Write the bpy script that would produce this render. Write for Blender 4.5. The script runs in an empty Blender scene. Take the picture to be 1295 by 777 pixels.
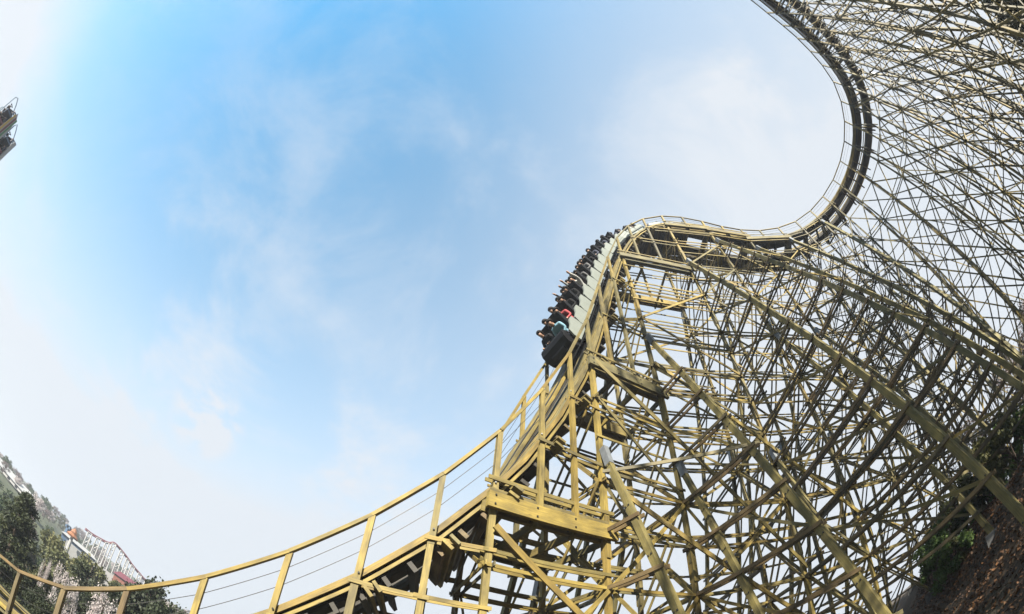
import bpy, bmesh, math, random
import numpy as np
from mathutils import Vector, Matrix
random.seed(7); rng = np.random.default_rng(11)
rad = math.radians
scene = bpy.context.scene
COL = scene.collection

# ------------------------------------------------------------------ camera
PITCH, ROLL, FPX = rad(54), rad(-6), 560.0            # 15 mm class full-frame fisheye, tilted up
IW, IH = 1295.0, 777.0
cR, sR, cP, sP = math.cos(ROLL), math.sin(ROLL), math.cos(PITCH), math.sin(PITCH)
cd = bpy.data.cameras.new('camera'); cam = bpy.data.objects.new('camera', cd); COL.objects.link(cam)
cd.type = 'PANO'; cd.sensor_fit = 'HORIZONTAL'; cd.sensor_width = 36.0
for holder in (cd, getattr(cd, 'cycles', None)):
    try:
        holder.panorama_type = 'FISHEYE_EQUISOLID'; holder.fisheye_lens = FPX / IW * 36.0; holder.fisheye_fov = math.pi
    except Exception:
        pass
cd.clip_start = 0.05; cd.clip_end = 6000
right = Vector((cR, sR * sP, -sR * cP)); upv = Vector((sR, -cR * sP, cR * cP)); fwd = Vector((0, cP, sP))
m = Matrix.Identity(4)
for i, a in enumerate((right, upv, -fwd)):
    for j in range(3): m[j][i] = a[j]
cam.matrix_world = m
scene.camera = cam

def wdir(px, py):
    x, y = px - IW / 2, -(py - IH / 2); r = math.hypot(x, y) + 1e-9
    t = 2 * math.asin(min(1, r / (2 * FPX)))
    d = right * (math.sin(t) * x / r) + upv * (math.sin(t) * y / r) + fwd * math.cos(t)
    return d
def at(px, py, D):
    """point seen at photo pixel px,py at horizontal distance D from the viewer"""
    d = wdir(px, py); return d * (D / math.hypot(d.x, d.y))
def polar(az, D, z=0.0):
    return Vector((D * math.sin(rad(az)), D * math.cos(rad(az)), z))
def inframe(p, pad=40):
    d = Vector(p).normalized(); x, y, z = d.dot(right), d.dot(upv), d.dot(fwd)
    r = 2 * FPX * math.sin(math.acos(max(-1, min(1, z))) / 2); q = math.hypot(x, y) + 1e-9
    X, Y = IW / 2 + r * x / q, IH / 2 - r * y / q
    return -pad < X < IW + pad and -pad < Y < IH + pad

# ------------------------------------------------------------------ sky and sun
SUN_AZ, SUN_EL = -170.0, 35.0
world = bpy.data.worlds.new('World'); scene.world = world; world.use_nodes = True
nt = world.node_tree; nt.nodes.clear()
N = nt.nodes.new; L = nt.links.new
wo = N('ShaderNodeOutputWorld'); bg = N('ShaderNodeBackground'); sky = N('ShaderNodeTexSky')
sky.sky_type = 'NISHITA'; sky.sun_disc = False; sky.sun_elevation = rad(SUN_EL); sky.sun_rotation = rad(SUN_AZ)
sky.altitude = 150; sky.air_density = 1.0; sky.dust_density = .25; sky.ozone_density = 0.9
bg.inputs[1].default_value = 0.057
tc = N('ShaderNodeTexCoord'); sep = N('ShaderNodeSeparateXYZ'); L(tc.outputs['Generated'], sep.inputs[0])
def math_node(op, a, b=None, clamp=False):
    n = N('ShaderNodeMath'); n.operation = op; n.use_clamp = clamp
    for k, v in enumerate((a, b)):
        if v is None: continue
        if isinstance(v, (int, float)): n.inputs[k].default_value = v
        else: L(v, n.inputs[k])
    return n.outputs[0]
def dot_dir(vec):
    n = N('ShaderNodeVectorMath'); n.operation = 'DOT_PRODUCT'; L(tc.outputs['Generated'], n.inputs[0]); n.inputs[1].default_value = vec
    return n.outputs['Value']
def smooth(x, a, b):
    n = N('ShaderNodeMapRange'); n.interpolation_type = 'SMOOTHSTEP'; L(x, n.inputs[0])
    n.inputs[1].default_value = a; n.inputs[2].default_value = b; return n.outputs[0]
# planar cloud coordinates (a cloud sheet overhead) so wisps stretch toward the horizon
zc = math_node('MAXIMUM', sep.outputs[2], 0.0); zc = math_node('ADD', zc, 0.35)
cx = math_node('DIVIDE', sep.outputs[0], zc); cy = math_node('DIVIDE', sep.outputs[1], zc)
cmb = N('ShaderNodeCombineXYZ'); L(cx, cmb.inputs[0]); L(cy, cmb.inputs[1])
def noise(scale, detail, rough, dist=0.0, off=0.0):
    mp = N('ShaderNodeMapping'); L(cmb.outputs[0], mp.inputs[0]); mp.inputs[1].default_value = (off, off * .7, off * .3)
    n = N('ShaderNodeTexNoise'); L(mp.outputs[0], n.inputs[0]); n.inputs['Scale'].default_value = scale
    n.inputs['Detail'].default_value = detail; n.inputs['Roughness'].default_value = rough; n.inputs['Distortion'].default_value = dist
    return n.outputs[0]
wis = noise(2.6, 7, .62, .5, 3.1)
big = noise(1.1, 3, .5, .2, 8.4)
clear = dot_dir(tuple(wdir(430, 30).normalized()))                                     # clearest blue overhead, milkier toward the horizon
veil = math_node('MULTIPLY', math_node('POWER', math_node('MAXIMUM', math_node('SUBTRACT', 1.0, clear), 0.0), .66), 1.1)
east = smooth(dot_dir(tuple(wdir(1060, 210).normalized())), 0.60, 1.0)   # high thin cloud beyond the turn
west = smooth(dot_dir(tuple(wdir(-90, -60).normalized())), 0.80, 1.005)   # white glow at upper left, painted into the sky as thin cloud
c = math_node('MULTIPLY', smooth(wis, .42, .74), 0.36)
c = math_node('MULTIPLY', c, math_node('ADD', smooth(big, .35, .65), .25))
puff = math_node('MULTIPLY', smooth(dot_dir(tuple(wdir(262, 528).normalized())), .9945, .9995), smooth(noise(9.0, 6, .6, .3, 5.2), .36, .60))
c = math_node('ADD', c, math_node('MULTIPLY', puff, .35))       # one small puff of cloud
c = math_node('ADD', c, veil)
c = math_node('ADD', c, math_node('MULTIPLY', east, .2))
c = math_node('ADD', c, math_node('MULTIPLY', west, .62))
c = math_node('ADD', c, math_node('MULTIPLY', smooth(sep.outputs[2], .62, 0.1), .42), True)
mix = N('ShaderNodeMix'); mix.data_type = 'RGBA'; L(c, mix.inputs[0]); 
tint = N('ShaderNodeMix'); tint.data_type = 'RGBA'; tint.blend_type = 'MULTIPLY'; tint.inputs[0].default_value = 1; L(sky.outputs[0], tint.inputs[6])
tint.inputs[7].default_value = (.52, 1.52, 1.60, 1)      # clean spring air
L(tint.outputs[2], mix.inputs[6])
mix.inputs[7].default_value = (3.5, 3.75, 4.05, 1)
L(mix.outputs[2], bg.inputs[0]); L(bg.outputs[0], wo.inputs[0])
sd = bpy.data.lights.new('sun', 'SUN'); sd.energy = 5.0; sd.angle = rad(.53); sd.color = (1.0, .93, .80)
sun = bpy.data.objects.new('sun', sd); COL.objects.link(sun)
sv = Vector((math.sin(rad(SUN_AZ)) * math.cos(rad(SUN_EL)), math.cos(rad(SUN_AZ)) * math.cos(rad(SUN_EL)), math.sin(rad(SUN_EL))))
sun.rotation_euler = sv.to_track_quat('Z', 'Y').to_euler(); sun.location = sv * 60
scene.view_settings.view_transform = 'Standard'; scene.view_settings.look = 'None'
scene.view_settings.exposure = 2.0; scene.view_settings.gamma = 1.0
scene.cycles.max_bounces = 5

# ------------------------------------------------------------------ materials
def new_mat(name):
    mt = bpy.data.materials.new(name); mt.use_nodes = True
    return mt, mt.node_tree, mt.node_tree.nodes['Principled BSDF']
def plain(name, col, rough=.6, metal=0.0, var=.12, scale=6.0, bump=0.0):
    mt, t, b = new_mat(name)
    if max(col) < .02: b.inputs['Specular IOR Level'].default_value = .12
    tcn = t.nodes.new('ShaderNodeTexCoord'); nz = t.nodes.new('ShaderNodeTexNoise'); nz.inputs['Scale'].default_value = scale; nz.inputs['Detail'].default_value = 5
    t.links.new(tcn.outputs['Object'], nz.inputs[0])
    rp = t.nodes.new('ShaderNodeValToRGB'); rp.color_ramp.elements[0].position = .3; rp.color_ramp.elements[1].position = .72
    rp.color_ramp.elements[0].color = tuple(x * (1 - var) for x in col) + (1,); rp.color_ramp.elements[1].color = tuple(min(1, x * (1 + var)) for x in col) + (1,)
    t.links.new(nz.outputs[0], rp.inputs[0]); t.links.new(rp.outputs[0], b.inputs['Base Color'])
    b.inputs['Roughness'].default_value = rough; b.inputs['Metallic'].default_value = metal
    if bump:
        bp = t.nodes.new('ShaderNodeBump'); bp.inputs['Strength'].default_value = bump; bp.inputs['Distance'].default_value = .02
        t.links.new(nz.outputs[0], bp.inputs['Height']); t.links.new(bp.outputs[0], b.inputs['Normal'])
    return mt
def wood(name, ramp, dark=.42):
    """sawn, pressure-treated pine: grain along u, per-board tone from attribute rnd, blotches and knots"""
    mt, t, b = new_mat(name); n = t.nodes.new; l = t.links.new
    at_ = n('ShaderNodeAttribute'); at_.attribute_name = 'rnd'
    uv = n('ShaderNodeUVMap'); uv.uv_map = 'UVMap'
    off = n('ShaderNodeVectorMath'); off.operation = 'MULTIPLY_ADD'; l(uv.outputs[0], off.inputs[0]); off.inputs[1].default_value = (1, 1, 1)
    cb = n('ShaderNodeCombineXYZ'); ml = n('ShaderNodeMath'); ml.operation = 'MULTIPLY'; l(at_.outputs['Fac'], ml.inputs[0]); ml.inputs[1].default_value = 73.0
    l(ml.outputs[0], cb.inputs[0]); l(ml.outputs[0], cb.inputs[1]); l(cb.outputs[0], off.inputs[2])
    def nz(sx, sy, scale, detail):
        mp = n('ShaderNodeMapping'); l(off.outputs[0], mp.inputs[0]); mp.inputs['Scale'].default_value = (sx, sy, 1)
        q = n('ShaderNodeTexNoise'); l(mp.outputs[0], q.inputs[0]); q.inputs['Scale'].default_value = scale; q.inputs['Detail'].default_value = detail
        return q.outputs[0]
    grain = nz(.7, 14, 3.0, 6); blotch = nz(1.0, 2.2, 1.5, 4)
    rp = n('ShaderNodeValToRGB'); el = rp.color_ramp.elements
    el[0].position = 0; el[0].color = ramp[0] + (1,); el[1].position = 1; el[1].color = ramp[-1] + (1,)
    for k, col in enumerate(ramp[1:-1]):
        e = el.new((k + 1) / (len(ramp) - 1)); e.color = col + (1,)
    l(at_.outputs['Fac'], rp.inputs[0])
    def mul(fac_socket, a0, b0, lo, hi, col):
        mr = n('ShaderNodeMapRange'); l(fac_socket, mr.inputs[0]); mr.inputs[1].default_value = a0; mr.inputs[2].default_value = b0; mr.inputs[3].default_value = lo; mr.inputs[4].default_value = hi
        mx = n('ShaderNodeMix'); mx.data_type = 'RGBA'; mx.blend_type = 'MULTIPLY'; mx.inputs[0].default_value = 1; l(col, mx.inputs[6]); l(mr.outputs[0], mx.inputs[7]); return mx.outputs[2]
    col = mul(grain, .3, .7, .68, 1.18, rp.outputs[0]); col = mul(blotch, .3, .66, dark, 1.12, col)
    vo = n('ShaderNodeTexVoronoi'); mp = n('ShaderNodeMapping'); l(off.outputs[0], mp.inputs[0]); mp.inputs['Scale'].default_value = (1.3, 5, 1); l(mp.outputs[0], vo.inputs[0]); vo.inputs['Scale'].default_value = 1.0
    col = mul(vo.outputs['Distance'], .03, .1, .45, 1.0, col)
    l(col, b.inputs['Base Color']); b.inputs['Roughness'].default_value = .72
    bp = n('ShaderNodeBump'); bp.inputs['Strength'].default_value = .35; bp.inputs['Distance'].default_value = .01; l(grain, bp.inputs['Height']); l(bp.outputs[0], b.inputs['Normal'])
    return mt
M = {}
M['pine'] = wood('treated_pine', [(.158, .112, .020), (.205, .150, .031), (.135, .105, .027), (.10, .086, .034), (.175, .119, .022), (.12, .093, .026), (.195, .144, .033)])
M['grey_pine'] = wood('weathered_pine', [(.075, .062, .024), (.105, .086, .03), (.06, .052, .026), (.12, .094, .03)])
M['olive_pine'] = wood('olive_raker_pine', [(.105, .088, .024), (.13, .105, .03), (.09, .08, .03)])
M['dark_pine'] = wood('shade_tinted_pine', [(.026, .023, .017), (.036, .03, .02), (.02, .018, .015)])  # shade under the track put into the wood colour
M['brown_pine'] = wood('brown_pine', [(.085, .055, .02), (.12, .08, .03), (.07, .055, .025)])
M['steel'] = plain('galvanised_steel', (.13, .14, .15), .5, .3)
M['dark_steel'] = plain('dark_rail_steel', (.03, .03, .03), .5, .6)
M['concrete'] = plain('concrete', (.085, .083, .08), .95, 0, .35, 5, .5)

# ------------------------------------------------------------------ mesh helpers
def link(o, parent=None, **props):
    COL.objects.link(o)
    if parent is not None: o.parent = parent
    for k, v in props.items(): o[k] = v
    return o
def thing(name, label, cat, group=None, loc=(0, 0, 0)):
    o = bpy.data.objects.new(name, None); o.location = loc; o.empty_display_size = .3
    link(o, label=label, category=cat)
    if group: o['group'] = group
    return o
class MB:
    def __init__(s): s.v = []; s.f = []; s.uv = []; s.r = []; s.mi = []
    def add(s, verts, faces, uvs=None, rnd=0.0, mi=0):
        b = len(s.v); s.v += [tuple(v) for v in verts]; s.r += [rnd] * len(verts)
        for k, f in enumerate(faces):
            s.f.append([b + i for i in f]); s.mi.append(mi)
            s.uv += (uvs[k] if uvs else [(0, 0)] * len(f))
    def box(s, p0, p1, w, h, up=(0, 0, 1), rnd=None, mi=0):
        p0 = Vector(p0); p1 = Vector(p1); d = p1 - p0; ln = d.length
        if ln < 1e-4: return
        d /= ln; up = Vector(up)
        if abs(d.dot(up)) > .985: up = Vector((1, 0, 0)) if abs(d.x) < .9 else Vector((0, 1, 0))
        sd_ = d.cross(up).normalized(); u = sd_.cross(d).normalized()
        s.obox(p0, d, sd_, u, ln, w, h, rnd, mi)
    def obox(s, p0, d, sd_, u, ln, w, h, rnd=None, mi=0):
        a = sd_ * (w / 2); b = u * (h / 2); e = d * ln
        vs = [p0 - a - b, p0 + a - b, p0 + a + b, p0 - a + b]; vs += [v + e for v in vs]
        fs = [(0, 1, 2, 3), (7, 6, 5, 4), (0, 4, 5, 1), (1, 5, 6, 2), (2, 6, 7, 3), (3, 7, 4, 0)]
        q = [(0, 0), (w, 0), (w, h), (0, h)]
        def sidefc(x): return [(0, 0), (ln, 0), (ln, x), (0, x)]
        s.add(vs, fs, [q, q, sidefc(w), sidefc(h), sidefc(w), sidefc(h)], random.random() if rnd is None else rnd, mi)
    def tube(s, pts, r, n=6, closed=False, rnd=0.0, mi=0, caps=True):
        pts = [Vector(p) for p in pts]; rs = r if isinstance(r, (list, tuple)) else [r] * len(pts)
        vs = []; fs = []; ref = Vector((0.13, 0.21, 1)).normalized()
        for i, p in enumerate(pts):
            a = pts[(i - 1) % len(pts)] if (i > 0 or closed) else p; b = pts[(i + 1) % len(pts)] if (i < len(pts) - 1 or closed) else p
            t = (b - a).normalized(); x = t.cross(ref)
            if x.length < .05: x = t.cross(Vector((1, 0, 0)))
            x.normalize(); y = t.cross(x)
            for k in range(n):
                an = 2 * math.pi * k / n; vs.append(p + (x * math.cos(an) + y * math.sin(an)) * rs[i])
        for i in range(len(pts) - (0 if closed else 1)):
            i2 = (i + 1) % len(pts)
            for k in range(n): fs.append((i * n + k, i * n + (k + 1) % n, i2 * n + (k + 1) % n, i2 * n + k))
        if caps and not closed:
            fs.append(tuple(range(n - 1, -1, -1))); fs.append(tuple((len(pts) - 1) * n + k for k in range(n)))
        s.add(vs, fs, None, rnd, mi)
    def mesh(s, name, mats, smooth=False):
        me = bpy.data.meshes.new(name); me.from_pydata(s.v, [], s.f)
        for mt in (mats if isinstance(mats, (list, tuple)) else [mats]): me.materials.append(mt)
        uvl = me.uv_layers.new(name='UVMap'); uvl.data.foreach_set('uv', [c for p in s.uv for c in p])
        at_ = me.attributes.new('rnd', 'FLOAT', 'POINT'); at_.data.foreach_set('value', s.r)
        me.polygons.foreach_set('material_index', s.mi)
        if smooth: me.polygons.foreach_set('use_smooth', [True] * len(me.polygons))
        me.update(); return me
    def obj(s, name, mats, parent=None, smooth=False, **props):
        return link(bpy.data.objects.new(name, s.mesh(name, mats, smooth)), parent, **props)

# ------------------------------------------------------------------ terrain
def sstep(x, a, b):
    t = max(0.0, min(1.0, (x - a) / (b - a))); return t * t * (3 - 2 * t)
def ground_h(x, y):
    h = -1.75
    u = x - .8 * y                                                                              # bank climbing on the right
    h += (.62 * max(0.0, min(u, 9.5) - 4.5) + .17 * max(0.0, min(u, 60) - 9.5)) * sstep(x, 3, 7)
    h -= 3.6 * sstep(-x, 2, 14)                                                                 # falls away on the left
    h -= 5.0 * sstep(-x + .25 * y, 12, 40)
    d = math.hypot(x, y)
    far = sstep(-x + .35 * y, 18, 60)
    h += far * (7.6 * sstep(d, 48, 125) + 8.0 * sstep(d, 140, 420) - 6.0 * sstep(d, 500, 900))      # far slope beyond the valley
    h += .14 * math.sin(x * .9 + 1.3 * math.sin(y * .5)) + .12 * math.sin(y * 1.1 + .7 * x) * (1 if d < 80 else 0)
    if d > 60: h += 1.3 * math.sin(x * .05 + y * .031) * sstep(d, 60, 160)
    return h
# ------------------------------------------------------------------ coaster path (rail-post stations)
Z = Vector((0, 0, 1))
Q = []                                                        # tops of the camera-side handrail posts
for k in range(9, 0, -1): Q.append(Vector((-9.3 - 1.5 * k, 6.5 + .02 * k * k, -1.9 - .22 * min(k, 4) - .03 * k)))
for px, py, D in [(21, 727, 11.3), (78, 751, 10.4), (161, 747, 9.8), (260, 734, 9.33), (368, 700, 8.95), (475, 652.5, 8.6), (562, 604, 8.45),
                  (635, 549, 8.5), (687, 495, 9.0), (721, 448, 9.7), (742, 412, 10.35), (756, 363, 11.0), (768, 324, 11.8), (778, 300, 12.6),
                  (792, 285, 13.5), (810, 276, 14.4), (836, 272, 15.3), (862, 274, 16.2), (887, 280, 17.4), (912, 287.5, 18.7), (937, 292, 20.0)]:
    Q.append(at(px, py, D))
iF, iI, iL, iO = 16, 19, 22, 25
turn = [(960, 293.6, 28.3), (984, 290, 28.4), (1007, 282.7, 28.6), (1024.5, 268.5, 28.8), (1042, 250, 29.0), (1054, 229, 29.2), (1064, 204.5, 29.4), (1069, 179, 29.6), (1069.5, 154, 29.8),
        (1065, 128, 30.0), (1056, 103, 30.2), (1039, 81, 30.4), (1025, 65, 30.6), (1009.5, 49, 30.8), (990, 32, 31.0), (970, 17, 31.2), (950, 0, 31.4)]
for px, py, z in turn:
    d = wdir(px, py); Q.append(d * (z / d.z))
d_end = (Q[-1] - Q[-3]).normalized(); d_end.z = .06
for k in range(1, 9): Q.append(Q[-1] + d_end * 2.0)
NQ = len(Q)
for _ in range(2):
    Q2 = [q.copy() for q in Q]
    for i in range(1, NQ - 1): Q2[i] = Q[i] * .7 + (Q[i - 1] + Q[i + 1]) * .15
    Q = Q2
iT = 30                                                       # first station of the turn
Tg, Nl, C, bank, hv = [], [], [], [], []
for i in range(NQ):
    t = (Q[min(i + 1, NQ - 1)] - Q[max(i - 1, 0)]).normalized(); Tg.append(t)
    n = Vector((t.y, -t.x, 0)).normalized(); Nl.append(n)
    sl = math.acos(max(.2, math.hypot(t.x, t.y)))
    hvv = min(1.06 / math.sqrt(math.cos(sl)), 2.1); hv.append(hvv)
    bk = rad(6) * sstep(i, iT - 3, iT + 3); bank.append(bk)
    C.append(Q[i] - Z * hvv - (n * math.cos(bk) - Z * math.sin(bk)) * 1.3)
def frame(i):
    t = (C[min(i + 1, NQ - 1)] - C[max(i - 1, 0)]).normalized(); n0 = Vector((t.y, -t.x, 0)).normalized(); u0 = n0.cross(t)
    b = bank[i]; return t, n0 * math.cos(b) - u0 * math.sin(b), u0 * math.cos(b) + n0 * math.sin(b)
FR = [frame(i) for i in range(NQ)]
def catmull(P, s):
    i = int(max(0, min(len(P) - 2, math.floor(s)))); f = s - i
    p0, p1, p2, p3 = P[max(i - 1, 0)], P[i], P[i + 1], P[min(i + 2, len(P) - 1)]
    return .5 * ((2 * p1) + (p2 - p0) * f + (2 * p0 - 5 * p1 + 4 * p2 - p3) * f * f + (3 * p1 - p0 - 3 * p2 + p3) * f ** 3)
def track(s):
    p = catmull(C, s); e = .02; t = (catmull(C, min(s + e, NQ - 1)) - catmull(C, max(s - e, 0))).normalized()
    n0 = Vector((t.y, -t.x, 0)).normalized(); u0 = n0.cross(t); i = int(min(NQ - 2, max(0, math.floor(s)))); b = bank[i] + (bank[i + 1] - bank[i]) * (s - i)
    return p, t, n0 * math.cos(b) - u0 * math.sin(b), u0 * math.cos(b) + n0 * math.sin(b)

# ------------------------------------------------------------------ timbers
THIN = {'column': .76, 'short_post': .76, 'side_girt': .74, 'cross_girt': .74, 'cross_brace': .72, 'side_brace': .76, 'raker_tie': .75, 'cross_joist': .8, 'handrail_post': .86, 'splice_plank': .76}
TIM = {}                                                       # kind -> list of (size in view, MB builder args)
def timber(kind, p0, p1, w, h, up=(0, 0, 1), mat='pine', jit=.012):
    p0 = Vector(p0); p1 = Vector(p1)
    if (p1 - p0).length < .05: return
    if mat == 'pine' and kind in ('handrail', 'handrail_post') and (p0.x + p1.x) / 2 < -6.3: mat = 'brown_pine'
    if mat == 'pine' and kind != 'handrail':
        far_ = sstep((p0.x + p1.x) / 2, 9, 19)
        if random.random() < .06 + .55 * far_: mat = 'grey_pine'
    j = Vector((random.uniform(-jit, jit), random.uniform(-jit, jit), random.uniform(-jit, jit)))
    k = random.uniform(.94, 1.06) * THIN.get(kind, 1.0)
    if (p0.x + p1.x) > 30 and kind in THIN: k *= .8
    TIM.setdefault(kind, []).append((p0 + j, p1 - j * .5, w * k, h * k, Vector(up), mat))
def pair(kind, p0, p1, w, h, gap, axis, **kw):
    """two boards sandwiching a post"""
    gap *= .76; a = Vector(axis).normalized() * (gap / 2 + w * .76 / 2)
    timber(kind, Vector(p0) + a, Vector(p1) + a, w, h, **kw); timber(kind, Vector(p0) - a, Vector(p1) - a, w, h, **kw)
def edge(i, side):                                             # foot of the handrail post = edge of the track deck
    t, n, u = FR[i]; return C[i] + n * (1.3 * side)
FOOT = []
def foot(p): FOOT.append(p)
main = set(range(0, iF + 1)) | {iI, iL, iO, 27, 29} | set(range(31, NQ))
mains = sorted(main)
LV = 3.1
def levels(z0, z1):
    k = math.ceil((z0 + .5) / LV); out = []
    while k * LV < z1 - .4: out.append(k * LV); k += 1
    return out
def col_xy(i, side): e = edge(i, side); return Vector((e.x, e.y, 0))
zt = {}; zg = {}
for i in range(NQ):
    for s in (1, -1):
        e = edge(i, s); top = e.z + hv[i]; g = ground_h(e.x, e.y); zt[i, s] = e.z; zg[i, s] = g
        if i in main: base = g
        else:
            lo = max(m_ for m_ in mains if m_ < i); base = edge(lo, s).z - .6 + .18
        # post: column that runs on up to carry the handrail, in lengths with bolted splices
        if i in main:
            zz = base
            while zz < e.z - .3:
                z2 = min(zz + 6.1, e.z - .2)
                if e.z - z2 < 2.5: z2 = e.z - .2
                timber('column', (e.x, e.y, zz), (e.x, e.y, z2), .19, .19, FR[i][1], jit=.02)
                if z2 < e.z - .5:      # splice plates
                    pair('splice_plank', (e.x, e.y, z2 - .6), (e.x, e.y, z2 + .6), .045, .2, .2, Nl[i], up=Tg[i], jit=.004)
                zz = z2
            foot((e.x, e.y, g))
        else:
            timber('short_post', (e.x, e.y, base), (e.x, e.y, e.z - .2), .17, .17, FR[i][1])
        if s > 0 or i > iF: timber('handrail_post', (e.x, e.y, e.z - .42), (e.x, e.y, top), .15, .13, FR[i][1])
# headers that carry the short posts over the wide bays
hdrs = [(a, b) for a, b in zip(mains[:-1], mains[1:]) if b - a > 1]
for a, b in hdrs:
    for s in (1, -1):
        z = edge(a, s).z - .6; pa = col_xy(a, s); pb = col_xy(b, s); d = (pb - pa).normalized(); n = Vector((d.y, -d.x, 0))
        p0 = pa - d * .22 + Z * z; p1 = pb + d * .25 + Z * z
        timber('header_beam', p0 + n * .155, p1 + n * .155, .12, .38, jit=.004); timber('header_beam', p0 - n * .155, p1 - n * .155, .12, .38, jit=.004)
        pair('side_girt', p0 + Z * .62, p1 + Z * .62, .045, .13, .2, n)
    for i in range(a, b + 1):   # cross joists under the header line
        e1, e2 = edge(i, 1), edge(i, -1); z = edge(a, 1).z - .78
        if i in (a, b) or True:
            timber('cross_joist', (e1.x, e1.y, z) , (e2.x, e2.y, z), .1, .24)
# deck-level girts running on from every station into the next bays
for i in range(10, NQ - 3):
    nxt = [m_ for m_ in mains if m_ > i][:2 if i < iO else 1]
    if i > 33: nxt = []
    for s in (1, -1):
        z = edge(i, s).z - .3
        chain = [i] + [q for q in nxt]
        for a, b in zip(chain[:-1], chain[1:]):
            pa = col_xy(a, s) + Z * z; pb = col_xy(b, s) + Z * z; d = (pb - pa).normalized(); n = Vector((d.y, -d.x, 0))
            if z > edge(b, s).z: continue
            pair('side_girt', pa - d * .15, pb + d * .15, .045, .12, .2, n, jit=.015)
    e1, e2 = edge(i, 1), edge(i, -1)
    pair('cap_beam', e1 - FR[i][2] * .52 + FR[i][1] * .2, e2 - FR[i][2] * .52 - FR[i][1] * .2, .07, .26, .2, FR[i][0], up=FR[i][2])
# side faces: girts at every level and single diagonals
for a, b in zip(mains[:-1], mains[1:]):
    for s in (1, -1):
        pa, pb = col_xy(a, s), col_xy(b, s); d = (pb - pa).normalized(); n = Vector((d.y, -d.x, 0))
        zmax = min(zt[a, s], zt[b, s]) - .5; zmin = max(zg[a, s], zg[b, s])
        lv = levels(zmin, zmax)
        for z in lv:
            if a < 33:
                pair('side_girt', pa - d * .15 + Z * z, pb + d * .15 + Z * z, .045, .12, .2, n)
                if a >= iF and z + LV / 2 < zmax: timber('side_girt', pa - d * .15 + Z * (z + LV / 2) + n * s * .1, pb + d * .15 + Z * (z + LV / 2) + n * s * .1, .045, .11)
            else: timber('side_girt', pa - d * .15 + Z * z + n * s * .12, pb + d * .15 + Z * z + n * s * .12, .045, .12)
        if a >= 11:
            st = [zmin + .4] + lv
            for k in range(len(st) - 1):
                if b - a == 1 and (k + a) % 2 and a < 33: continue
                up_ = (k + a) % 4 < 2
                z0, z1 = st[k], st[k + 1]
                q0, q1 = (pa + Z * z0, pb + Z * z1) if up_ else (pa + Z * z1, pb + Z * z0)
                o = n * (s * .135)
                timber('side_brace', q0 + o, q1 + o, .05, .15)
                if a >= 33:
                    q0.z, q1.z = q1.z, q0.z; timber('side_brace', q0 + o * 1.6, q1 + o * 1.6, .05, .13)
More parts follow.
